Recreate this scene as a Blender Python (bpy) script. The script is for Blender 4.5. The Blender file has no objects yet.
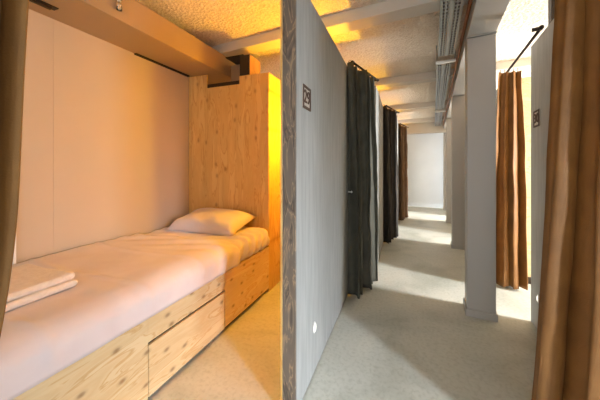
import bpy, bmesh, math, random
from mathutils import Vector, Matrix
from mathutils import noise as mnoise
random.seed(7)
S = bpy.context.scene
COL = S.collection
PI = math.pi
H = 1.25                              # eye height
RA = -math.atan(103 / 270)            # heading of the cabins
RB = -math.atan(134 / 270)            # heading of the corridor


def rot(x, y, r):
    c, s = math.cos(r), math.sin(r)
    return (x * c - y * s, x * s + y * c)


def A(x, y, z=0.0):
    p = rot(x, y, RA)
    return Vector((p[0], p[1], z))


def B(x, y, z=0.0):
    p = rot(x, y, RB)
    return Vector((p[0], p[1], z))


# ------------------------------------------------------------ materials
def newmat(name):
    m = bpy.data.materials.new(name)
    m.use_nodes = True
    nt = m.node_tree
    return m, nt, nt.nodes['Principled BSDF']


def lin(c):
    return tuple((v / 12.92 if v <= 0.04045 else ((v + 0.055) / 1.055) ** 2.4) for v in [k / 255 for k in c]) + (1,)


def nd(nt, t, **kw):
    n = nt.nodes.new(t)
    for k, v in kw.items():
        if k in n.inputs:
            n.inputs[k].default_value = v
        else:
            setattr(n, k, v)
    return n


def coords(nt, scale=(1, 1, 1)):
    tc = nt.nodes.new('ShaderNodeTexCoord')
    mp = nt.nodes.new('ShaderNodeMapping')
    mp.inputs['Scale'].default_value = scale
    nt.links.new(tc.outputs['Object'], mp.inputs['Vector'])
    return mp.outputs['Vector']


def ramp(nt, fac, stops):
    r = nt.nodes.new('ShaderNodeValToRGB')
    e = r.color_ramp.elements
    while len(e) < len(stops):
        e.new(0.5)
    for i, (p, c) in enumerate(stops):
        e[i].position = p
        e[i].color = c
    nt.links.new(fac, r.inputs['Fac'])
    return r.outputs['Color']


def bump(nt, bs, hgt, strength, dist=0.01):
    b = nt.nodes.new('ShaderNodeBump')
    b.inputs['Strength'].default_value = strength
    b.inputs['Distance'].default_value = dist
    nt.links.new(hgt, b.inputs['Height'])
    nt.links.new(b.outputs['Normal'], bs.inputs['Normal'])


def plain(name, c, rough=0.5, metal=0.0, var=0.06, sc=8, bmp=0.0):
    m, nt, bs = newmat(name)
    v = coords(nt)
    n = nd(nt, 'ShaderNodeTexNoise', Scale=sc, Detail=4.0)
    nt.links.new(v, n.inputs['Vector'])
    c0 = lin(c)
    a = tuple(max(0, k * (1 - var)) for k in c0[:3]) + (1,)
    b = tuple(min(1, k * (1 + var)) for k in c0[:3]) + (1,)
    nt.links.new(ramp(nt, n.outputs['Fac'], [(0.3, a), (0.7, b)]), bs.inputs['Base Color'])
    bs.inputs['Roughness'].default_value = rough
    bs.inputs['Metallic'].default_value = metal
    if bmp:
        bump(nt, bs, n.outputs['Fac'], bmp, 0.004)
    return m


def mix(nt, fac, a, b, mode='MIX'):
    m = nt.nodes.new('ShaderNodeMix')
    m.data_type = 'RGBA'
    m.blend_type = mode
    if isinstance(fac, float):
        m.inputs[0].default_value = fac
    else:
        nt.links.new(fac, m.inputs[0])
    for i, s in ((6, a), (7, b)):
        if isinstance(s, tuple):
            m.inputs[i].default_value = s
        else:
            nt.links.new(s, m.inputs[i])
    return m.outputs[2]


def ply(name, base, grain, knot, sc, ksc, knot_amt=1.0, keep=0.45):
    """rotary-cut softwood plywood: long wavy grain along the stretched axis, scattered knots"""
    m, nt, bs = newmat(name)
    v = coords(nt, sc)
    warp = nd(nt, 'ShaderNodeTexNoise', Scale=1.2, Detail=3.0)
    nt.links.new(v, warp.inputs['Vector'])
    wv = nd(nt, 'ShaderNodeTexNoise', Scale=2.6, Detail=4.0, Distortion=1.1)
    nt.links.new(v, wv.inputs['Vector'])
    col = ramp(nt, wv.outputs['Fac'], [(0.25, lin(base)), (0.42, lin(tuple(0.55 * p + 0.45 * q for p, q in zip(base, grain)))), (0.52, lin(tuple(0.85 * p + 0.15 * q for p, q in zip(base, grain)))), (0.56, lin(grain)), (0.60, lin(base)), (0.8, lin(base))])
    # knots
    kv = coords(nt, ksc)
    vo = nd(nt, 'ShaderNodeTexVoronoi', Scale=1.0)
    vo.voronoi_dimensions = '2D'
    sx = nt.nodes.new('ShaderNodeSeparateXYZ')
    cx = nt.nodes.new('ShaderNodeCombineXYZ')
    nt.links.new(kv, sx.inputs[0])
    u, w = [i for i in range(3) if ksc[i] > 0]
    nt.links.new(sx.outputs[u], cx.inputs[0])
    nt.links.new(sx.outputs[w], cx.inputs[1])
    nt.links.new(cx.outputs[0], vo.inputs['Vector'])
    kf = ramp(nt, vo.outputs['Distance'], [(0.0, (knot_amt,) * 3 + (1,)), (0.075, (0.75 * knot_amt,) * 3 + (1,)), (0.13, (0.25 * knot_amt,) * 3 + (1,)), (0.22, (0, 0, 0, 1))])
    gt = nt.nodes.new('ShaderNodeMath')
    gt.operation = 'GREATER_THAN'
    sep = nt.nodes.new('ShaderNodeSeparateColor')
    nt.links.new(vo.outputs['Color'], sep.inputs[0])
    nt.links.new(sep.outputs[0], gt.inputs[0])
    gt.inputs[1].default_value = keep
    kf = mix(nt, 1.0, kf, gt.outputs[0], 'MULTIPLY')
    col = mix(nt, kf, col, lin(knot))
    sh = ramp(nt, warp.outputs['Fac'], [(0.3, (0.86, 0.86, 0.86, 1)), (0.7, (1, 1, 1, 1))])
    col = mix(nt, 1.0, col, sh, 'MULTIPLY')
    nt.links.new(col, bs.inputs['Base Color'])
    bs.inputs['Roughness'].default_value = 0.5
    bump(nt, bs, wv.outputs['Fac'], 0.12, 0.004)
    return m


def cloth(name, c, c2, rough=0.9, sc=14, sheen=0.1, bmp=0.3):
    m, nt, bs = newmat(name)
    v = coords(nt)
    n = nd(nt, 'ShaderNodeTexNoise', Scale=sc, Detail=5.0, Distortion=0.6)
    nt.links.new(v, n.inputs['Vector'])
    nt.links.new(ramp(nt, n.outputs['Fac'], [(0.3, lin(c2)), (0.7, lin(c))]), bs.inputs['Base Color'])
    bs.inputs['Roughness'].default_value = rough
    bs.inputs['Sheen Weight'].default_value = sheen
    f = nd(nt, 'ShaderNodeTexNoise', Scale=260.0, Detail=2.0)
    nt.links.new(v, f.inputs['Vector'])
    a = nt.nodes.new('ShaderNodeMath')
    a.operation = 'MULTIPLY_ADD'
    nt.links.new(n.outputs['Fac'], a.inputs[0])
    a.inputs[1].default_value = 3.0
    nt.links.new(f.outputs['Fac'], a.inputs[2])
    bump(nt, bs, a.outputs[0], bmp, 0.003)
    return m


def emis(name, c, s):
    m, nt, bs = newmat(name)
    bs.inputs['Base Color'].default_value = c
    bs.inputs['Emission Color'].default_value = c
    bs.inputs['Emission Strength'].default_value = s
    return m


def mk_floor():
    m, nt, bs = newmat('floor_linoleum')
    v = coords(nt)
    n1 = nd(nt, 'ShaderNodeTexNoise', Scale=1.6, Detail=6.0, Distortion=0.8)
    n2 = nd(nt, 'ShaderNodeTexNoise', Scale=42.0, Detail=5.0, Distortion=0.4)
    for n in (n1, n2):
        nt.links.new(v, n.inputs['Vector'])
    c1 = ramp(nt, n1.outputs['Fac'], [(0.3, lin((186, 187, 174))), (0.5, lin((212, 211, 200))), (0.7, lin((224, 221, 209)))])
    c2 = ramp(nt, n2.outputs['Fac'], [(0.32, (0.80, 0.80, 0.76, 1)), (0.5, (0.95, 0.95, 0.93, 1)), (0.7, (1, 1, 1, 1))])
    nt.links.new(mix(nt, 0.8, c1, c2, 'MULTIPLY'), bs.inputs['Base Color'])
    bs.inputs['Roughness'].default_value = 0.42
    bump(nt, bs, n2.outputs['Fac'], 0.04, 0.003)
    return m


def mk_ceiling():
    m, nt, bs = newmat('wood_wool_ceiling')
    v = coords(nt)
    vo = nd(nt, 'ShaderNodeTexVoronoi', Scale=38.0)
    n = nd(nt, 'ShaderNodeTexNoise', Scale=30.0, Detail=6.0, Distortion=2.2)
    n.inputs['Roughness'].default_value = 0.65
    for k in (vo, n):
        nt.links.new(v, k.inputs['Vector'])
    c = ramp(nt, n.outputs['Fac'], [(0.3, lin((212, 196, 176))), (0.5, lin((236, 224, 208))), (0.75, lin((250, 244, 234)))])
    nt.links.new(c, bs.inputs['Base Color'])
    bs.inputs['Roughness'].default_value = 0.95
    a = nt.nodes.new('ShaderNodeMath')
    a.operation = 'ADD'
    nt.links.new(n.outputs['Fac'], a.inputs[0])
    nt.links.new(vo.outputs['Distance'], a.inputs[1])
    bump(nt, bs, a.outputs[0], 0.6, 0.024)
    return m


def mk_stain():
    """dark grey-brown stained end grain with thin pale flame lines"""
    m, nt, bs = newmat('dark_stained_wood')
    v = coords(nt, (5, 5, 0.9))
    n = nd(nt, 'ShaderNodeTexNoise', Scale=3.5, Detail=3.0, Distortion=1.8)
    nt.links.new(v, n.inputs['Vector'])
    d = lin((116, 104, 92))
    c = ramp(nt, n.outputs['Fac'], [(0.0, lin((90, 79, 70))), (0.47, d), (0.50, lin((160, 136, 108))), (0.53, d), (0.62, lin((84, 73, 64))), (0.655, lin((126, 108, 88))), (0.69, d)])
    nt.links.new(c, bs.inputs['Base Color'])
    bs.inputs['Roughness'].default_value = 0.6
    return m


def mk_panel():
    m, nt, bs = newmat('grey_stained_panel')
    v = coords(nt, (3, 3, 0.35))
    n = nd(nt, 'ShaderNodeTexNoise', Scale=9.0, Detail=5.0)
    nt.links.new(v, n.inputs['Vector'])
    c = ramp(nt, n.outputs['Fac'], [(0.3, lin((162, 162, 158))), (0.7, lin((180, 180, 176)))])
    nt.links.new(c, bs.inputs['Base Color'])
    bs.inputs['Roughness'].default_value = 0.6
    return m


M = dict(
    floor=mk_floor(), ceil=mk_ceiling(), stain=mk_stain(), panel=mk_panel(),
    wall=plain('pale_wall_paint', (196, 182, 164), 0.7, var=0.03, sc=2),
    white=plain('white_wall_paint', (232, 236, 240), 0.7, var=0.03, sc=2),
    beam=plain('painted_beam', (214, 206, 194), 0.6, var=0.05, sc=3),
    pillar=plain('pillar_paint', (190, 184, 176), 0.45, var=0.03, sc=2),
    board=ply('bed_plywood', (236, 212, 168), (218, 178, 122), (134, 84, 42), (3.0, 0.9, 6.0), (0.0, 6.5, 11.0), 0.75, 0.5),
    head=ply('headboard_plywood', (238, 200, 126), (216, 164, 90), (150, 84, 32), (5.0, 3.0, 0.7), (8.0, 0.0, 5.0), 0.55, 0.72),
    box=plain('bunk_box_paint', (166, 142, 112), 0.4, var=0.03, sc=3),
    sheet=cloth('lavender_sheet', (228, 216, 216), (220, 206, 206), 0.85, 5, 0.05, 0.12),
    towel=cloth('towel_cloth', (238, 222, 208), (226, 208, 192), 0.95, 40, 0.2, 0.5),
    brown=cloth('brown_curtain_cloth', (144, 98, 46), (122, 81, 36), 0.6, 7, 0.0, 0.25),
    tealgrey=cloth('grey_green_curtain_cloth', (90, 88, 76), (74, 72, 62), 0.8, 7, 0.0, 0.2),
    black=cloth('black_curtain_cloth', (62, 54, 46), (50, 43, 36), 0.8, 7, 0.0, 0.2),
    cocoa=cloth('cocoa_curtain_cloth', (118, 88, 60), (100, 72, 48), 0.8, 7, 0.0, 0.2),
    olive=cloth('olive_curtain_cloth', (140, 98, 44), (118, 82, 38), 0.7, 7, 0.0, 0.2),
    zinc=plain('galvanised_steel', (158, 160, 160), 0.35, 0.85, 0.12, 20),
    zincw=plain('white_strut', (224, 220, 212), 0.5, 0.0, 0.04, 10),
    dark=plain('dark_steel', (58, 46, 36), 0.5, 0.4, 0.1, 12),
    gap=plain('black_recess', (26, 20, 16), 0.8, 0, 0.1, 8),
    copper=plain('copper_pipe', (150, 96, 62), 0.4, 0.5, 0.08, 10),
    plastic=plain('white_plastic', (236, 234, 228), 0.35, 0, 0.02, 10),
    number=plain('brown_stencil_paint', (84, 60, 46), 0.6, 0, 0.1, 40),
    platewood=plain('pale_plate', (196, 184, 172), 0.6, 0, 0.05, 30),
    glow=emis('night_light_glow', (1.0, 0.95, 0.85, 1), 1.6),
    bulb=emis('warm_bulb_glow', (1.0, 0.45, 0.09, 1), 12.0),
)
gm, gnt, gbs = newmat('clear_glass')
gbs.inputs['Transmission Weight'].default_value = 1.0
gbs.inputs['Roughness'].default_value = 0.05
gbs.inputs['Base Color'].default_value = (1, 0.96, 0.9, 1)
M['glass'] = gm


# ------------------------------------------------------------ mesh helpers
def bx(bm, x0, x1, y0, y1, z0, z1, bev=0.0, seg=1):
    mt = Matrix.Translation(((x0 + x1) / 2, (y0 + y1) / 2, (z0 + z1) / 2)) @ Matrix.Diagonal((x1 - x0, y1 - y0, z1 - z0, 1))
    r = bmesh.ops.create_cube(bm, size=1.0, matrix=mt)
    if bev > 0:
        es = {e for v in r['verts'] for e in v.link_edges}
        bmesh.ops.bevel(bm, geom=list(es), offset=bev, segments=seg, affect='EDGES', profile=0.5)


def cyl(bm, p0, p1, r0, r1=None, seg=16):
    r1 = r0 if r1 is None else r1
    p0, p1 = Vector(p0), Vector(p1)
    d = p1 - p0
    q = Vector((0, 0, 1)).rotation_difference(d.normalized()).to_matrix().to_4x4()
    mt = Matrix.Translation((p0 + p1) / 2) @ q
    bmesh.ops.create_cone(bm, cap_ends=True, segments=seg, radius1=r0, radius2=r1, depth=d.length, matrix=mt)


def sph(bm, c, r, sx=1, sy=1, sz=1, seg=16):
    bmesh.ops.create_uvsphere(bm, u_segments=seg, v_segments=seg // 2, radius=r,
                              matrix=Matrix.Translation(c) @ Matrix.Diagonal((sx, sy, sz, 1)))


def torus(bm, c, R, r, axis='y', seg=16, s2=6):
    vs = []
    for i in range(seg):
        a = 2 * PI * i / seg
        row = []
        for j in range(s2):
            b = 2 * PI * j / s2
            u, w, t = (R + r * math.cos(b)) * math.cos(a), (R + r * math.cos(b)) * math.sin(a), r * math.sin(b)
            p = (u, t, w) if axis == 'y' else ((t, u, w) if axis == 'x' else (u, w, t))
            row.append(bm.verts.new(Vector(c) + Vector(p)))
        vs.append(row)
    for i in range(seg):
        for j in range(s2):
            bm.faces.new((vs[i][j], vs[(i + 1) % seg][j], vs[(i + 1) % seg][(j + 1) % s2], vs[i][(j + 1) % s2]))


def obj(name, bm, mat, parent=None, smooth=False, loc=None, rz=0.0):
    bmesh.ops.recalc_face_normals(bm, faces=bm.faces)
    me = bpy.data.meshes.new(name)
    bm.to_mesh(me)
    bm.free()
    if smooth:
        for p in me.polygons:
            p.use_smooth = True
    o = bpy.data.objects.new(name, me)
    me.materials.append(mat)
    COL.objects.link(o)
    if parent:
        o.parent = parent
    if loc is not None:
        o.location = loc
        o.rotation_euler = (0, 0, rz)
    return o


def new():
    return bmesh.new()


def thing(name, label, cat, loc, rz=0.0, group=None):
    o = bpy.data.objects.new(name, None)
    o.empty_display_size = 0.1
    COL.objects.link(o)
    o.location = loc
    o.rotation_euler = (0, 0, rz)
    return tag(o, label, cat, group)


def tag(o, label, cat, group=None):
    o['label'] = label
    o['category'] = cat
    if group:
        o['group'] = group
    return o


def struct(name, bm, mat, loc, rz):
    o = obj(name, bm, mat, None, False, loc, rz)
    o['kind'] = 'structure'
    return o


def dup(root, loc, label):
    r = root.copy()
    COL.objects.link(r)
    r.location = loc
    r['label'] = label
    for ch in list(root.children):
        c = ch.copy()
        COL.objects.link(c)
        c.parent = r
        for g in list(ch.children):
            d = g.copy()
            COL.objects.link(d)
            d.parent = c
    return r


def solid(o, t):
    md = o.modifiers.new('thickness', 'SOLIDIFY')
    md.thickness = t
    md.offset = 0
    return o


# module shift along the corridor
DB = Vector((0.0, 2.08))             # in corridor frame


def shift(k):
    return B(0, 2.08 * k)


CEIL = 2.60
# ------------------------------------------------------------ setting
b = new(); bx(b, -4.6, 3.3, -2.8, 10.2, -0.1, 0.0)
struct('floor', b, M['floor'], B(0, 0), RB)
b = new(); bx(b, -4.6, 3.3, -2.8, 10.2, CEIL, CEIL + 0.1)
struct('ceiling', b, M['ceil'], B(0, 0), RB)
# wall behind the bed and outer left wall
b = new(); bx(b, -0.1, 0.0, -1.2, 2.62, 0, CEIL)
struct('wall_left', b, M['wall'], A(-2.277, 0), RA)
b = new(); bx(b, 0.0, 0.0015, 1.145, 2.40, 0, CEIL)
struct('trim_1', b, M['wall'], A(-2.277, 0), RA)
b = new(); bx(b, 0.0, 0.02, 0.905, 0.945, 0, CEIL, 0.002)
struct('trim_2', b, M['white'], A(-2.277, 0), RA)
b = new(); bx(b, -0.1, 0.0, -2.8, 10.2, 0, CEIL)
struct('wall_back', b, M['wall'], B(-4.5, 0), RB)
# end of corridor
b = new(); bx(b, -4.5, 3.3, 0.0, 0.1, 0, CEIL)
struct('wall_end', b, M['white'], B(0, 9.28), RB)
b = new(); bx(b, -1.2, 1.0, -0.012, 0.0, 0, 0.09, 0.003)
struct('baseboard_end', b, M['white'], B(0, 9.28), RB)
# rear wall behind the camera; its window is added for fill light
RW = (-0.55, 0.55, 0.3, 2.4)
b = new()
bx(b, -4.5, RW[0], -0.1, 0, 0, CEIL); bx(b, RW[1], 3.3, -0.1, 0, 0, CEIL)
bx(b, RW[0], RW[1], -0.1, 0, 0, RW[2]); bx(b, RW[0], RW[1], -0.1, 0, RW[3], CEIL)
struct('wall_rear', b, M['white'], B(0, -2.7), RB)
# right outer wall with one window per cabin
XR = 3.1
WIN = [(-1.00, -0.50), (0.40, 1.05)] + [(2.62 + 2.08 * k, 3.02 + 2.08 * k) for k in range(4)]
WZ = (0.45, 2.10)
b = new()
ys = [-2.8] + [v for w in WIN for v in w] + [10.2]
for i in range(0, len(ys), 2):
    bx(b, 0, 0.12, ys[i], ys[i + 1], 0, CEIL)
for y0, y1 in WIN:
    bx(b, 0, 0.12, y0, y1, 0, WZ[0]); bx(b, 0, 0.12, y0, y1, WZ[1], CEIL)
struct('wall_right', b, M['wall'], B(XR, 0), RB)


def winframe(n, loc, rz, w, z0, z1, along):
    b = new()
    t = 0.05
    if along == 'y':
        for (p, q) in ((0, t), (w - t, w), (w / 2 - t / 2, w / 2 + t / 2)):
            bx(b, 0.03, 0.09, p, q, z0, z1)
        bx(b, 0.03, 0.09, 0, w, z0, z0 + t); bx(b, 0.03, 0.09, 0, w, z1 - t, z1)
    else:
        for (p, q) in ((0, t), (w - t, w), (w / 2 - t / 2, w / 2 + t / 2)):
            bx(b, p, q, -0.08, -0.02, z0, z1)
        bx(b, 0, w, -0.08, -0.02, z0, z0 + t); bx(b, 0, w, -0.08, -0.02, z1 - t, z1)
    return struct('window_%d' % n, b, M['plastic'], loc, rz)


for i, (y0, y1) in enumerate(WIN):
    winframe(i + 1, B(XR, y0), RB, y1 - y0, WZ[0], WZ[1], 'y')
winframe(7, B(RW[0], -2.7), RB, RW[1] - RW[0], RW[2], RW[3], 'x')  # frame of the added rear fill window

# ceiling beams across
BEAMS = [(0.32, 'pale painted beam crossing the ceiling above the near end of the corridor'),
         (2.27, 'pale ceiling beam nearest the camera, crossing over the grey panel with number 29'),
         (4.24, 'second pale ceiling beam, crossing behind the grey green curtain top'),
         (6.21, 'third pale ceiling beam down the corridor, above the black curtain'),
         (8.18, 'fourth pale ceiling beam, far down the corridor above the brown curtain')]
for i, (y, lab) in enumerate(BEAMS):
    b = new(); bx(b, -4.5, XR, 0, 0.17, -0.10, 0.0, 0.004)
    o = obj('ceiling_beam', b, M['beam'], None, False, B(0, y, CEIL), RB)
    tag(o, lab, 'beam', 'cross beams under the ceiling')
b = new(); bx(b, -4.5, XR, 0, 0.10, -0.36, 0.0, 0.004)
tag(obj('ceiling_beam', b, M['beam'], None, False, B(0, 8.72, CEIL), RB), 'deep pale lintel beam in front of the far white wall', 'beam', 'cross beams under the ceiling')

# ------------------------------------------------------------ left cabin panels
PZ = 2.22
P0 = A(-0.50, 1.254)                # near corner, corridor face, of panel 29


def left_panel(loc, label):
    t = thing('partition_panel', label, 'partition', loc, RA, 'grey cabin partitions on the left of the corridor')
    b = new(); bx(b, -0.074, 0.0, 0.012, 1.39, 0.012, PZ, 0.002)
    obj('board', b, M['panel'], t)
    b = new(); bx(b, -0.074, -0.002, 0.0, 0.0125, 0.0, PZ, 0.001)
    o = obj('edge_board', b, M['stain'], t); o['label'] = 'dark stained edge board with pale grain lines'
    b = new(); bx(b, -0.086, -0.0745, 0.0, 1.515, 0.0, PZ, 0.001)
    o = obj('inner_lining', b, M['head'], t); o['label'] = 'pale plywood lining'
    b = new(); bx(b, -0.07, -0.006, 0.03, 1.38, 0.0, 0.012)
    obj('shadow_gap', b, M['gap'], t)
    return t


p29 = left_panel(P0, 'grey partition panel with dark wood edge and the number 29, nearest the camera')
LAB = ['second grey partition, between the grey green curtain and the black curtain',
       'third grey partition panel, just behind the black curtain on the left',
       'farthest left grey partition panel, behind the far brown curtain']
for k in (1, 2, 3):
    dup(p29, P0 + shift(k), LAB[k - 1])
# cross partitions closing each left cabin (structure)
for k in range(4):
    b = new(); bx(b, -2.6 if k else -0.757, -0.0755, 1.52, 1.57, 0, PZ)
    struct('wall_cabin', b, M['head'], P0 + shift(k), RA)

# unseen panel before the nearest cabin opening, put in to block rear light
b = new(); bx(b, -0.08, 0.0, -0.9, 0.16, 0.0, PZ)
tag(obj('partition_panel', b, M['panel'], None, False, A(-0.70, 0), RA), 'grey partition behind the olive brown curtain at the left edge', 'partition', 'grey cabin partitions on the left of the corridor')

# number sign on panel 29
def text_mesh(body, size, depth):
    cu = bpy.data.curves.new('number_text', 'FONT')
    cu.body = body
    cu.size = size
    cu.extrude = depth
    cu.offset = 0.0006
    cu.align_x = 'CENTER'
    cu.align_y = 'CENTER'
    o = bpy.data.objects.new('number_text', cu)
    COL.objects.link(o)
    bpy.context.view_layer.update()
    me = bpy.data.meshes.new_from_object(o.evaluated_get(bpy.context.evaluated_depsgraph_get()))
    bpy.data.objects.remove(o)
    bpy.data.curves.remove(cu)
    return me


def sign(name, body, loc, rz, label, w, flip):
    t = thing(name, label, 'sign', loc, rz)
    # local: wall normal +X (flip: -X); sign plane is y,z
    s = -1 if flip else 1
    d0, d1 = sorted((0.0, s * 0.004))
    e0, e1 = sorted((s * 0.004, s * 0.008))
    h = w / 2
    b = new(); bx(b, d0, d1, -h, h, -h, h)
    obj('plate', b, M['platewood'], t)
    b = new(); f = 0.013
    bx(b, e0, e1, -h, h, h - f, h); bx(b, e0, e1, -h, h, -h, -h + f)
    bx(b, e0, e1, -h, -h + f, -h + f, h - f); bx(b, e0, e1, h - f, h, -h + f, h - f)
    obj('frame', b, M['number'], t)
    me = text_mesh(body, w * 0.80, 0.002)
    o = bpy.data.objects.new('digits', me)
    me.materials.append(M['number'])
    COL.objects.link(o)
    o.parent = t
    o.location = (s * 0.0062, 0, 0)
    # text x -> along the reading direction, text y -> z
    o.rotation_euler = (PI / 2, 0, PI / 2 if not flip else -PI / 2)
    return t


sign('number_sign', '29', A(-0.50, 1.405, 1.63), RA, 'square brown framed number 29 on the grey partition nearest the camera', 0.125, False)


# ------------------------------------------------------------ oval night lights
def night_light(loc, rz, flip, label):
    t = thing('night_light', label, 'light', loc, rz, 'oval night lights on the partitions')
    s = -1 if flip else 1
    b = new(); sph(b, (s * 0.002, 0, 0), 0.028, 0.25, 0.75, 1.25, 20)
    obj('rim', b, M['plastic'], t, True)
    b = new(); sph(b, (s * 0.005, 0, 0), 0.020, 0.25, 0.72, 1.25, 20)
    o = obj('lens', b, M['glow'], t, True); o['label'] = 'glowing white lens'
    return t


night_light(A(-0.50, 1.55, 0.285), RA, False, 'small white oval light low on the grey partition with number 29')
q = P0 + shift(1) + A(0, 0.12)
night_light(Vector((q.x, q.y, 0.44)), RA, False, 'small round white light on the second left partition beside the grey green curtain')


# ------------------------------------------------------------ curtains
def curtain(label, mat, loc, rz, z0, z1, ext, amp, folds, seed, group, rings=5, ph=0.0, lean=None, ripple=0.012):
    """ext(t) -> (y0, y1, x) of the hanging line at height t (0 bottom, 1 top); amp(t) fold depth"""
    t_ = thing('curtain', label, 'curtain', loc, rz, group)
    rnd = random.Random(seed)
    fr = [rnd.uniform(-0.5, 0.5) for _ in range(12)]
    bm = new()
    n = int(folds * 18)
    R = 46
    g = []
    for j in range(R + 1):
        t = j / R
        row = []
        y0, y1, xo = ext(t)
        a = amp(t)
        for i in range(n + 1):
            s = i / n
            w = s + 0.022 * math.sin(2 * PI * 1.7 * s + 4 * fr[0]) + 0.012 * math.sin(5 * t + 9 * s + fr[1])
            k = 2 * PI * folds * w + ph
            m = 1 + 0.35 * math.sin(2 * PI * s * folds * 0.37 + 6 * fr[2]) + 0.2 * math.sin(3.1 * t + 7 * s)
            x = xo + a * m * math.sin(k) + a * 0.25 * math.sin(2 * k + 1.3 + 2 * t)
            y = y0 + (y1 - y0) * s + 0.30 * a * math.sin(2 * k + 0.6)
            nz = mnoise.noise(Vector((x * 9 + seed, y * 9, t * 7)))
            nz2 = mnoise.noise(Vector((s * 14 + seed, t * 22, 3.3)))
            x += ripple * nz + ripple * 0.5 * nz2
            y += ripple * 0.5 * nz
            z = z0 + (z1 - z0) * t
            if j == 0:
                z += 0.006 * math.sin(k * 0.7)
            row.append(bm.verts.new((x, y, z)))
        g.append(row)
    for j in range(R):
        for i in range(n):
            bm.faces.new((g[j][i], g[j][i + 1], g[j + 1][i + 1], g[j + 1][i]))
    o = obj('fabric', bm, mat, t_, True)
    solid(o, 0.004)
    # header tape
    y0, y1, xo = ext(1.0)
    for r in range(rings):
        yy = y0 + (y1 - y0) * (r + 0.5) / rings
        b = new(); torus(b, (xo, yy, z1 + 0.012), 0.019, 0.0022, 'y', 14, 5)
        obj('curtain_ring', b, M['dark'], t_, True)
    return t_


def rail(label, loc, rz, y0, y1, z, x=0.0):
    b = new(); cyl(b, (x, y0, 0), (x, y1, 0), 0.011)
    sph(b, (x, y0, 0), 0.016); sph(b, (x, y1, 0), 0.016)
    t = thing('curtain_rail', label, 'curtain rail', Vector((loc.x, loc.y, z)), rz, 'dark curtain rails over the cabin openings')
    obj('tube', b, M['dark'], t, True)
    for yy in (y0 + 0.02, y1 - 0.02):
        b = new(); bx(b, x - 0.05, x + 0.012, yy - 0.008, yy + 0.008, -0.012, 0.012, 0.002)
        obj('bracket', b, M['dark'], t)
    return t


# left row: curtain at each opening, gathered at the far end of the panel before it
CL = [('tall grey green curtain gathered beside the nearest grey partition, left of the corridor', M['tealgrey'], 0.17, 0.36, 0.10, 0.055),
      ('black curtain hanging far down the left of the corridor before the brown one', M['black'], 0.10, 0.40, 0.08, 0.05),
      ('farthest curtain, cocoa brown, beside the white end wall', M['cocoa'], 0.10, 0.42, 0.08, 0.05)]
for k, (lab, mat, ya, yb, am, xo) in enumerate(CL):
    base = P0 + shift(k) + A(0, 1.39)

    def ext(t, ya=ya, yb=yb, xo=xo):
        return (ya - 0.25 - 0.02 * t, yb + 0.12, xo - 0.015 * t + 0.025 * (1 - t))
    curtain(lab, mat, base, RA - 0.27, 0.02, 2.235, ext, lambda t, am=am: am * (0.5 + 0.2 * (1 - t)), 4.5, 11 + k, 'curtains along the left of the corridor', 6, 0.4 + k)
    rail(['curtain rail above the grey green curtain', 'curtain rail above the black curtain', 'curtain rail above the farthest brown curtain'][k],
         base, RA - 0.27, -0.02, 0.66, 2.262, 0.05)


def peg(loc, rz, flip, label):
    t = thing('tieback_peg', label, 'hook', loc, rz, 'small tieback pegs for the curtains')
    s = -1 if flip else 1
    b = new(); cyl(b, (0, 0, 0), (s * 0.004, 0, 0), 0.014)
    obj('base_disc', b, M['zinc'], t, True)
    b = new(); cyl(b, (s * 0.004, 0, 0), (s * 0.035, 0, 0.0), 0.005); sph(b, (s * 0.038, 0, 0), 0.011)
    obj('knob', b, M['plastic'], t, True)
    return t


q = P0 + A(0, 1.35)
peg(Vector((q.x, q.y, 1.01)), RA, False, 'small peg at the far end of the grey partition, beside the grey green curtain')
q = P0 + shift(1) + A(0, 1.33)
peg(Vector((q.x, q.y, 0.93)), RA, False, 'small peg on the second left partition, beside the black curtain')

# near left curtain, swept back
def extn(t):
    return (-0.34, -0.012 - 0.075 * max(0.0, 0.72 - t) - 0.9 * max(0.0, 0.54 - t) ** 2, 0.0)
curtain('olive brown curtain at the left edge of the picture, swept back beside the bed', M['olive'],
        Vector((-0.500, 0.508, 0)), -0.75, 0.02, 2.235, extn, lambda t: 0.022, 4, 31, None, 5, ripple=0.004)

# ------------------------------------------------------------ lamps behind the partitions
def wall_lamp(loc, label):
    t = thing('wall_lamp', label, 'lamp', loc, RA, 'warm lamps inside the cabins')
    b = new(); cyl(b, (0, 0, 0), (0, -0.012, 0), 0.035, None, 24)
    obj('back_plate', b, M['plastic'], t)
    b = new(); cyl(b, (0, -0.012, 0), (0, -0.04, 0), 0.014)
    obj('arm', b, M['dark'], t)
    b = new(); sph(b, (0, -0.058, 0), 0.03, seg=20)
    obj('bulb', b, M['bulb'], t, True)
    return t


LAMP_P = 38.0
for k in range(4):
    base = P0 + shift(k) + A(-0.30, 1.52)
    loc = Vector((base.x, base.y, 1.70))
    wall_lamp(loc, ['warm wall lamp behind the headboard corner of the nearest cabin',
                    'warm wall lamp inside the second left cabin',
                    'warm wall lamp inside the third left cabin',
                    'warm wall lamp inside the farthest left cabin'][k])
    L = bpy.data.lights.new('lamp_light', 'POINT')
    L.energy = LAMP_P * (1.0 if k == 0 else 0.8)
    L.color = (1.0, 0.56, 0.02)
    L.shadow_soft_size = 0.03
    lo = bpy.data.objects.new('lamp_light', L)
    q = loc + A(0, -0.14)
    lo.location = (q.x, q.y, 1.75)
    COL.objects.link(lo)

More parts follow.
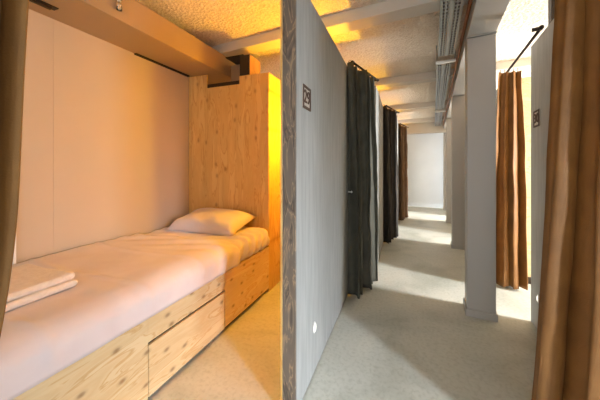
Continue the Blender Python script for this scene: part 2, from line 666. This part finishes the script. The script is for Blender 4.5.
# ------------------------------------------------------------ bed
BX = -1.257        # front plane of bed, cabin frame
WX = -2.277        # wall
HY = 2.418         # headboard front
FY = 0.30          # foot
bed = thing('bed', 'built in plywood single bed with a drawer, against the pale wall', 'bed', A(BX, FY), RA)
L_ = HY - FY
BH = 0.45
y0, y1 = 1.05 - FY, 1.70 - FY       # drawer
W = WX + 0.002 - BX
b = new()
bx(b, -0.018, 0, 0, y0 - 0.004, 0.0, BH, 0.0015)
bx(b, -0.018, 0, y1 + 0.004, L_, 0.035, BH, 0.0015)
bx(b, -0.018, 0, y0 - 0.004, y1 + 0.004, 0.322, BH, 0.0)
obj('front_board', b, M['board'], bed)
b = new(); bx(b, -0.017, 0.0005, y0, y1, 0.03, 0.305, 0.0015)
dr = obj('drawer', b, M['board'], bed)
b = new(); bx(b, -0.5, -0.0165, y0 + 0.02, y1 - 0.02, 0.05, 0.28)
obj('drawer_box', b, M['gap'], dr)
b = new(); bx(b, -0.05, -0.03, 0.02, L_ - 0.005, 0.0, BH - 0.02)
obj('plinth', b, M['gap'], bed)
b = new(); bx(b, W, -0.019, 0.02, L_ - 0.002, BH - 0.018, BH - 0.001)
obj('base_panel', b, M['board'], bed)
b = new(); bx(b, W, -0.019, 0.0, 0.018, 0.0, BH)
obj('foot_board', b, M['board'], bed)

# headboard block (closet end) behind the pillow
hb = thing('headboard', 'tall knotty plywood headboard panel at the pillow end of the bed', 'headboard', A(BX, HY), RA)
notch = -0.346
def prism(bm, pts, y0, y1):
    f = [bm.verts.new((x, y0, z)) for x, z in pts]
    k = [bm.verts.new((x, y1, z)) for x, z in pts]
    bm.faces.new(f); bm.faces.new(list(reversed(k)))
    for i in range(len(pts)):
        j = (i + 1) % len(pts)
        bm.faces.new((f[i], k[i], k[j], f[j]))
b = new(); prism(b, [(W, 0), (-0.0005, 0), (-0.0005, 2.20), (notch, 2.20), (notch, 2.12), (W + 0.25, 2.12), (W + 0.25, 2.27), (W, 2.27)], 0, 0.02)
obj('front_panel', b, M['head'], hb)
b = new(); bx(b, -0.02, 0.0, 0.0205, 0.345, 0.0, 2.20)
obj('side_panel', b, M['head'], hb)
b = new(); bx(b, W, -0.021, 0.021, 0.20, 2.08, 2.10)
obj('top_panel', b, M['head'], hb)

# ------------------------------------------------------------ mattress, duvet, pillow, towel
def soft_box(x0, x1, y0, y1, z0, z1, r, nx, ny, amp, fr, seed, crease=None):
    """closed rounded slab: superellipse-like cross-section extruded along y with wrinkled skin"""
    bm = new()
    prof = []
    def arc(cx, cz, a0, a1, n=6):
        for i in range(n + 1):
            a = a0 + (a1 - a0) * i / n
            prof.append((cx + r * math.cos(a), cz + r * math.sin(a)))
    arc(x1 - r, z0 + r, -PI / 2, 0)
    for i in range(1, 5):
        prof.append((x1, z0 + r + (z1 - z0 - 2 * r) * i / 5))
    arc(x1 - r, z1 - r, 0, PI / 2)
    for i in range(1, nx):
        prof.append((x1 - r - (x1 - x0 - 2 * r) * i / nx, z1))
    arc(x0 + r, z1 - r, PI / 2, PI)
    arc(x0 + r, z0 + r, PI, 1.5 * PI)
    for i in range(1, nx):
        prof.append((x0 + r + (x1 - x0 - 2 * r) * i / nx, z0))
    cx, cz = (x0 + x1) / 2, (z0 + z1) / 2
    rows = []
    ysl = []
    for i in range(7):
        a = PI / 2 * i / 6
        ysl.append((y0 + r * (1 - math.sin(a)) if False else y0 + r - r * math.cos(a), i / 6))
    for j in range(1, ny):
        ysl.append((y0 + r + (y1 - y0 - 2 * r) * j / ny, 1))
    for i in range(7):
        a = PI / 2 * i / 6
        ysl.append((y1 - r + r * math.sin(a), 1 - i / 6))
    for (y, q) in ysl:
        inset = r - r * math.sqrt(max(0, 1 - (1 - q) ** 2)) if q < 1 else 0
        if q < 1:
            d = r * (1 - math.sin(math.acos(1 - q))) if q > 0 else r
            inset = d
        row = []
        for (x, z) in prof:
            xx = cx + (x - cx) * (1 - inset / ((x1 - x0) / 2))
            zz = cz + (z - cz) * (1 - inset / ((z1 - z0) / 2))
            if z > z0 + 0.02:
                p = Vector((xx * fr + seed, y * fr, zz * fr * 0.5))
                n = mnoise.noise(p) + 0.5 * mnoise.noise(p * 2.3)
                w = amp * n
                if crease:
                    w += crease(xx, y, zz)
                dirn = Vector((1.0 if x > x1 - r else (-1.0 if x < x0 + r else 0), 0, 1.0 if z > z1 - r else 0))
                if x > x1 - r and z <= z1 - r:
                    xx += w
                elif z >= z1 - r and x > x1 - r:
                    xx += w * 0.7; zz += w * 0.7
                else:
                    zz += w
            row.append(bm.verts.new((xx, y, zz)))
        rows.append(row)
    n = len(prof)
    for j in range(len(rows) - 1):
        for i in range(n):
            bm.faces.new((rows[j][i], rows[j][(i + 1) % n], rows[j + 1][(i + 1) % n], rows[j + 1][i]))
    bm.faces.new(list(reversed(rows[0]))); bm.faces.new(rows[-1])
    return bm


def crease_m(x, y, z):
    # diagonal pulls at the head end
    k = max(0.0, min(1.0, (y - (1.45)) / 0.25))
    s = math.sin((y * 1.0 - x * 0.35 - z * 0.55 + 0.02 * math.sin(9 * x)) * 56)
    return 0.016 * k * (abs(s) ** 0.5 * (1 if s > 0 else -1))


MT = 0.635
mw = soft_box(W + 0.005, 0.024, 0.01, L_ - 0.006, BH + 0.001, MT, 0.075, 30, 170, 0.004, 5.0, 3.0, crease_m)
mt = obj('mattress', mw, M['sheet'], None, True, A(BX, FY), RA)
tag(mt, 'single mattress in a smooth pale lavender sheet, pulled tight at the pillow end', 'mattress')
for p in mt.data.polygons:
    p.use_smooth = True


def crease_d(x, y, z):
    c = 0.0
    if z > MT - 0.1:
        for yl in (0.30, 0.72, 1.12):
            c += 0.007 * math.exp(-((y - yl - 0.05 * math.sin(3 * x)) / 0.012) ** 2)
    k = max(0.0, min(1.0, (y - 1.15) / 0.25))
    s = math.sin((y - 0.45 * x - 0.6 * z) * 38)
    return c + 0.010 * k * s


# duvet: sheet draped over mattress top and front, one open shell
def duvet():
    bm = new()
    yend = 1.50
    R, N = 90, 60
    rows = []
    r = 0.085
    for j in range(R + 1):
        y = -0.0 + (yend) * j / R
        row = []
        for i in range(N + 1):
            u = i / N
            # path: from wall over the top, round the front, down to board top
            top_len = (0.0 - (W + 0.03))
            Lt = top_len - r
            La = r * PI / 2
            Ld = 0.085
            s = u * (Lt + La + Ld)
            if s < Lt:
                x, z, nx, nz = W + 0.03 + s, MT + 0.014, 0, 1
            elif s < Lt + La:
                a = (s - Lt) / r
                x = -r + 0.03 + r * math.sin(a) - 0.0
                z = MT + 0.014 - r + r * math.cos(a)
                nx, nz = math.sin(a), math.cos(a)
                x = (W + 0.03 + Lt) + r * math.sin(a)
            else:
                x, z, nx, nz = (W + 0.03 + Lt) + r, MT + 0.014 - r - (s - Lt - La), 1, 0
            ye = y + (0.035 * math.sin(2.2 * x + 1) + 0.10 * (0 if s < Lt else (s - Lt))) * (j / R) ** 3
            p = Vector((x * 4.5 + 9, ye * 4.5, z * 3))
            w = 0.0065 * (mnoise.noise(p) + 0.5 * mnoise.noise(p * 2.1)) + crease_d(x, ye, z)
            e = (yend - y) / 0.03
            if e < 1:
                w -= 0.008 * (1 - e)
            w = max(w, -0.008)
            row.append(bm.verts.new((x + nx * (w + 0.042), ye, z + nz * w)))
        rows.append(row)
    for j in range(R):
        for i in range(N):
            bm.faces.new((rows[j][i], rows[j][i + 1], rows[j + 1][i + 1], rows[j + 1][i]))
    return bm


dv = obj('duvet', duvet(), M['sheet'], None, True, A(BX, FY), RA)
solid(dv, 0.008)
tag(dv, 'pale lavender duvet spread over most of the bed, hanging to the plywood front', 'duvet')

# pillow
def pillow(w, l, t):
    bm = new()
    N = 36
    top, bot = [], []
    for j in range(N + 1):
        v = -1 + 2 * j / N
        rt, rb = [], []
        for i in range(N + 1):
            u = -1 + 2 * i / N
            # corners pulled out to points, edges pulled in
            px = w / 2 * u * (1 - 0.07 * (1 - u * u) * 0 - 0.06 * (1 - v * v) * abs(u) ** 3 + 0.0)
            py = l / 2 * v * (1 - 0.06 * (1 - u * u) * abs(v) ** 3)
            hh = ((1 - u ** 4) * (1 - v ** 4)) ** 0.55
            n = mnoise.noise(Vector((u * 2.2, v * 2.2, 5)))
            cr = math.sin(10 * (u + 0.35 * v)) * 0.012 * (max(0, -v) ** 1.0) * hh
            rt.append(bm.verts.new((px, py, t * 0.72 * hh * (1 + 0.12 * n) + cr)))
            if i in (0, N) or j in (0, N):
                rb.append(rt[-1])
            else:
                rb.append(bm.verts.new((px, py, -t * 0.28 * hh)))
        top.append(rt); bot.append(rb)
    for j in range(N):
        for i in range(N):
            bm.faces.new((top[j][i], top[j][i + 1], top[j + 1][i + 1], top[j + 1][i]))
            bm.faces.new((bot[j][i], bot[j + 1][i], bot[j + 1][i + 1], bot[j][i + 1]))
    return bm


pl = obj('pillow', pillow(0.74, 0.44, 0.15), M['sheet'], None, True)
tag(pl, 'plump pale pillow leaning on the plywood headboard at the end of the bed', 'pillow')
pp = A(-1.755, 2.185, MT + 0.062)
pl.location = pp
pl.rotation_euler = (math.radians(12), math.radians(0), RA + 0.02)

# folded towel
tw = thing('towel', 'folded cream towel lying on the duvet near the foot of the bed', 'towel', A(-1.71, 0.635, MT + 0.018), RA)
tw.rotation_euler = (0, 0, RA + 0.03)
for i in range(2):
    z = 0.004 + i * 0.0345
    bm = soft_box(-0.205 + 0.004 * i, 0.205 - 0.012 * i, -0.23, 0.225 - 0.006 * i, z, z + 0.034, 0.0165, 16, 24, 0.005, 9.0, 5 + i)
    obj('fold_layer', bm, M['towel'], tw, True)

# ------------------------------------------------------------ bunk box above the bed
bb = thing('bunk_box', 'long painted box of the upper bunk along the wall above the bed', 'bunk', A(WX, 0.0, 2.28), RA)
BW = 0.421
b = new(); bx(b, 0.002, BW - 0.018, -0.2, 2.77, 0.0, 0.018, 0.001)
obj('bottom_panel', b, M['box'], bb)
b = new(); bx(b, BW - 0.018, BW, -0.2, 2.77, -0.0, 0.212, 0.002)
obj('front_panel', b, M['box'], bb)
b = new(); bx(b, 0.002, BW - 0.018, 2.752, 2.77, 0.019, 0.212)
obj('end_panel', b, M['box'], bb)
b = new(); bx(b, 0.002, 0.03, 1.75, 2.40, -0.012, -0.0005)
o = obj('slot_strip', b, M['gap'], bb); o['label'] = 'dark slot strip beside the wall'

# dark steel bracket carrying the box end, and the small rail on the headboard
br = thing('steel_bracket', 'dark steel angle bracket under the end of the bunk box above the headboard', 'bracket', A(WX, HY, 2.12), RA)
b = new(); bx(b, 0.26, 0.672, 0.002, 0.018, 0.001, 0.04, 0.001); obj('lower_arm', b, M['dark'], br)
b = new(); bx(b, BW + 0.006, 0.67, 0.20, 0.22, 0.0, 0.295, 0.001); obj('upright', b, M['box'], br)
b = new(); bx(b, 0.50, 0.72, 0.0, 0.24, 0.296, 0.306, 0.001); obj('top_plate', b, M['dark'], br)
cb = thing('support_beam', 'short timber beam resting on top of the headboard, dark front end', 'beam', A(WX, HY, 2.2), RA)
b = new(); bx(b, 0.68, 0.80, 0.0, 0.22, 0.002, 0.214, 0.002); obj('timber', b, M['head'], cb)
b = new(); bx(b, 0.682, 0.798, -0.004, -0.0005, 0.004, 0.212); o = obj('end_cap', b, M['dark'], cb); o['label'] = 'dark end cap'

# bracket at the near end, top left
bn = thing('fixing_bracket', 'dark metal fixing bracket under the near end of the bunk box, top left', 'bracket', A(WX, 0.98, 2.28), RA)
b = new(); bx(b, 0.14, 0.19, -0.12, 0.10, -0.006, -0.0005, 0.001); obj('plate', b, M['dark'], bn)
b = new(); bx(b, 0.155, 0.175, -0.09, 0.07, -0.022, -0.0065, 0.001); obj('tongue', b, M['dark'], bn)

# small glass lamp on the box
gl = thing('glass_lamp', 'small clear glass lamp with dark cap hanging on the front of the bunk box', 'lamp', A(WX + BW, 1.30, 2.39), RA)
b = new(); cyl(b, (0.022, 0, 0.035), (0.022, 0, 0.07), 0.018, 0.014); bx(b, 0.0, 0.022, -0.009, 0.009, 0.045, 0.062)
obj('cap', b, M['dark'], gl)
b = new(); cyl(b, (0.022, 0, -0.055), (0.022, 0, 0.034), 0.017, 0.015, 20)
g = obj('glass_tube', b, M['glass'], gl, True)
for zz in (-0.04, -0.018, 0.004):
    b = new(); sph(b, (0.022, 0.0, zz), 0.008, seg=10)
    obj('bead', b, M['plastic'], g, True)

# ------------------------------------------------------------ pillars and long beam
def pillar(loc, label):
    t = thing('pillar', label, 'pillar', loc, RB, 'square painted pillars on the right of the corridor')
    b = new(); bx(b, 0, 0.20, 0, 0.20, 0.0, 2.33, 0.004); obj('shaft', b, M['pillar'], t)
    b = new()
    for (x0, x1, ya, yb) in ((-0.012, 0.212, -0.012, 0.0), (-0.012, 0.212, 0.2, 0.212), (-0.012, 0, 0, 0.2), (0.2, 0.212, 0, 0.2)):
        bx(b, x0, x1, ya, yb, 0, 0.06, 0.002)
    obj('skirting', b, M['pillar'], t)
    b = new(); bx(b, -0.004, 0.204, -0.004, 0.204, 2.335, 2.345); obj('top_joint', b, M['pillar'], t)
    return t


PY = [2.66, 4.76, 6.86, 8.96]
PL = ['square grey painted pillar nearest the camera, standing alone in the foreground',
      'second square pillar down the corridor, right behind the nearest one',
      'third square pillar, a thin slice beyond the second one',
      'farthest square pillar beside the white end wall']
pr = pillar(B(0.25, PY[0]), PL[0])
for k in (1, 2, 3):
    dup(pr, B(0.25, PY[k]), PL[k])
b = new(); bx(b, 0.25, 0.45, -1.0, 9.27, 2.346, CEIL - 0.101, 0.002)
for ya, yb in ((-1.0, 0.319), (0.491, 2.269), (2.441, 4.239), (4.411, 6.209), (6.381, 8.179), (8.351, 9.27)):
    bx(b, 0.25, 0.45, ya, yb, CEIL - 0.101, CEIL - 0.001)
o = obj('long_beam', b, M['pillar'], None, False, B(0, 0), RB)
tag(o, 'grey painted long beam running on top of the pillars', 'beam')
b = new(); cyl(b, (0.232, -1.0, 2.43), (0.232, 8.70, 2.43), 0.013)
o = obj('copper_pipe', b, M['copper'], None, True, B(0, 0), RB)
tag(o, 'thin copper coloured pipe running along the side of the long beam', 'pipe')

# ------------------------------------------------------------ cable tray
def tray(ya, yb, dx, label):
    t = thing('cable_tray', label, 'cable tray', B(dx, ya, 2.42), RB, 'perforated cable trays under the ceiling')
    n = yb - ya
    b = new(); bx(b, -0.075, -0.0725, 0, n, 0, 0.045); bx(b, 0.0725, 0.075, 0, n, 0, 0.045)
    obj('side_flange', b, M['zinc'], t)
    b = new()
    for x0, x1 in ((-0.072, -0.058), (-0.014, 0.014), (0.058, 0.072), (-0.040, -0.032), (0.032, 0.040)):
        bx(b, x0, x1, 0, n, 0.0, 0.002)
    k = 0.0
    while k < n - 0.02:
        bx(b, -0.072, 0.072, k, k + 0.016, 0.0002, 0.0018)
        k += 0.05
    obj('perforated_base', b, M['zinc'], t)
    b = new()
    for q, x in enumerate((-0.05, -0.03, 0.028, 0.05)):
        cyl(b, (x, 0.01, 0.011), (x, n - 0.01, 0.011), 0.007, None, 8)
    obj('cables', b, M['dark'], t, True)
    return t


TX = 0.115
tray(0.2, 3.22, TX, 'nearest length of perforated galvanised cable tray under the ceiling')
tray(3.52, 6.2, TX - 0.015, 'middle length of galvanised cable tray, beyond the first white strut')
tray(6.4, 8.65, TX - 0.02, 'farthest length of galvanised cable tray above the corridor end')
for y, lab in ((3.36, 'white strut holding the cable tray, nearest the camera'), (6.3, 'white strut holding the cable tray, far down the corridor')):
    t = thing('tray_strut', lab, 'strut', B(TX, y, 2.39), RB, 'white struts under the cable tray')
    b = new(); bx(b, -0.10, 0.098, -0.02, 0.02, 0, 0.025, 0.002); obj('bar', b, M['zincw'], t)
    b = new(); cyl(b, (-0.088, 0, 0.025), (-0.088, 0, CEIL - 2.39), 0.005); obj('rod', b, M['zinc'], t)
    b = new(); cyl(b, (0.088, 0, 0.025), (0.088, 0, CEIL - 2.39), 0.005); obj('rod', b, M['zinc'], t)

# ------------------------------------------------------------ right cabins
RX = 0.70
def right_panel(loc, ln, label):
    t = thing('partition_panel', label, 'partition', loc, RB, 'grey cabin partitions on the right of the corridor')
    b = new(); bx(b, 0.0, 0.08, 0.0, ln, 0.012, PZ, 0.002)
    obj('board', b, M['panel'], t)
    b = new(); bx(b, 0.004, 0.076, ln, ln + 0.01, 0.0, PZ, 0.001)
    obj('edge_board', b, M['stain'], t)
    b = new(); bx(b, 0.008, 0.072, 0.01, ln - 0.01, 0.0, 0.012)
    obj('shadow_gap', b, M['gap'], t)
    return t


rp = right_panel(B(RX, 1.40), 1.38, 'grey partition with a small number sign, beside the large brown curtain on the right')
RL = ['right hand partition beyond the tied brown curtain, behind the pillars', 'third right hand partition far behind the pillars',
      'farthest right hand partition near the corridor end']
for i, k in enumerate((1, 2, 3)):
    dup(rp, B(RX, 1.40 + 2.12 * k), RL[i])
for k in range(0, 4):
    b = new(); bx(b, 0.082, XR - RX, 0.17, 0.23, 0.0, PZ)
    struct('wall_cross', b, M['board'], B(RX, 1.40 + 2.12 * k), RB)
b = new(); bx(b, 0.085, XR - RX - 0.01, 0.155, 0.17, 0, 0.07)
struct('baseboard_right', b, M['dark'], B(RX, 1.40 + 2.12), RB)
sign('number_sign', '30', B(RX, 2.63, 1.617), RB, 'small dark framed number sign on the right hand partition', 0.125, True)
night_light(B(RX, 2.60, 0.265), RB, True, 'small white light low on the right hand partition beside the large brown curtain')


def ext_r(t):
    k = (1 - t)
    return (-0.09 - 0.07 * min(1, 1.5 * k), 0.09 + 0.03 * min(1, 1.5 * k), 0.02 * k)
curtain('tied back brown curtain hanging between the nearest pillar and the right hand partition', M['brown'], B(RX - 0.01, 3.44), RB - PI / 2,
        0.03, 2.225, ext_r, lambda t: 0.032 + 0.025 * min(1, (1 - t) * 1.6), 3.0, 5, 'brown curtains on the right', 5, 0.9)
rail('dark curtain rail slanting over the opening on the right, above the tied brown curtain', B(RX - 0.01, 2.5), RB, 0.0, 1.15, 2.25, 0.0)
peg(B(RX + 0.20, 3.38, 1.02), RB, True, 'small peg beside the tied brown curtain on the right')


def ext_n(t):
    return (0.015 - 0.11 * (1 - t) ** 1.1, 0.50, 0.0)
curtain('large brown curtain hanging close at the right edge of the picture', M['brown'], B(0.445, 1.44), RB - math.radians(112.6),
        0.02, 2.235, ext_n, lambda t: 0.042 + 0.012 * (1 - t), 4.0, 8, 'brown curtains on the right', 7, 0.2)
rail('dark curtain rail over the large brown curtain at the right', B(RX - 0.15, 0.6), RB, 0.0, 1.15, 2.262, 0.0)

# dark vertical post at top right, on the partition
b = new(); bx(b, -0.02, 0.02, -0.03, 0.03, 0.0, CEIL - PZ - 0.002)
tag(obj('ceiling_post', b, M['dark'], None, False, B(RX + 0.04, 2.45, PZ + 0.001), RB), 'short dark steel post from the right hand partition up to the ceiling', 'post')

# ------------------------------------------------------------ daylight and rear fill
W_ = bpy.data.worlds.new('sky')
S.world = W_
W_.use_nodes = True
bg = W_.node_tree.nodes['Background']
bg.inputs['Color'].default_value = (0.80, 0.90, 1.0, 1)
bg.inputs['Strength'].default_value = 1.0


def area(loc, rz, w, h, power, color, tilt=0.0, spread=PI):
    L = bpy.data.lights.new('window_daylight', 'AREA')
    L.shape = 'RECTANGLE'
    L.size = w
    L.size_y = h
    L.energy = power
    L.color = color
    o = bpy.data.objects.new('window_daylight', L)
    COL.objects.link(o)
    o.location = loc
    o.rotation_euler = (PI / 2 - tilt, 0, rz)
    L.spread = spread
    return o


DAY = (0.95, 0.98, 1.0)
WP = (0.112, 0.105, 0.5, 0.7, 0.88, 1.0)
TILT = (0.34, 0.25, 0.25, 0.12, 0.12, 0.12)
SPREAD = (50, 135, 135, 135, 135, 135)
for i, (y0, y1) in enumerate(WIN):
    area(B(XR + (0.25 if i == 0 else 0.02), (y0 + y1) / 2, (WZ[0] + WZ[1]) / 2), RB + PI / 2 - (0.60 if i == 0 else 0.0), (y1 - y0) * 0.9, (WZ[1] - WZ[0]) * 0.95, 260 * WP[i], (0.86, 0.95, 1.06) if i < 2 else DAY, TILT[i], math.radians(SPREAD[i]))
area(B((RW[0] + RW[1]) / 2, -2.72, (RW[2] + RW[3]) / 2), RB, (RW[1] - RW[0]) * 0.95, 1.95, 30, (0.92, 0.96, 1.0))  # added fill from behind the camera, no known source

# ------------------------------------------------------------ camera
cd = bpy.data.cameras.new('camera')
cam = bpy.data.objects.new('camera', cd)
COL.objects.link(cam)
cam.location = (0, 0, H)
cam.rotation_euler = (PI / 2, 0, 0)
cd.sensor_fit = 'HORIZONTAL'
cd.sensor_width = 36
cd.lens = 36 * 270 / 600
cd.shift_y = -33 / 600
cd.clip_start = 0.02
S.camera = cam
vs = S.view_settings
vs.view_transform = 'Standard'
vs.look = 'None'
vs.exposure = 0.36
vs.gamma = 1.0
vs.use_curve_mapping = False
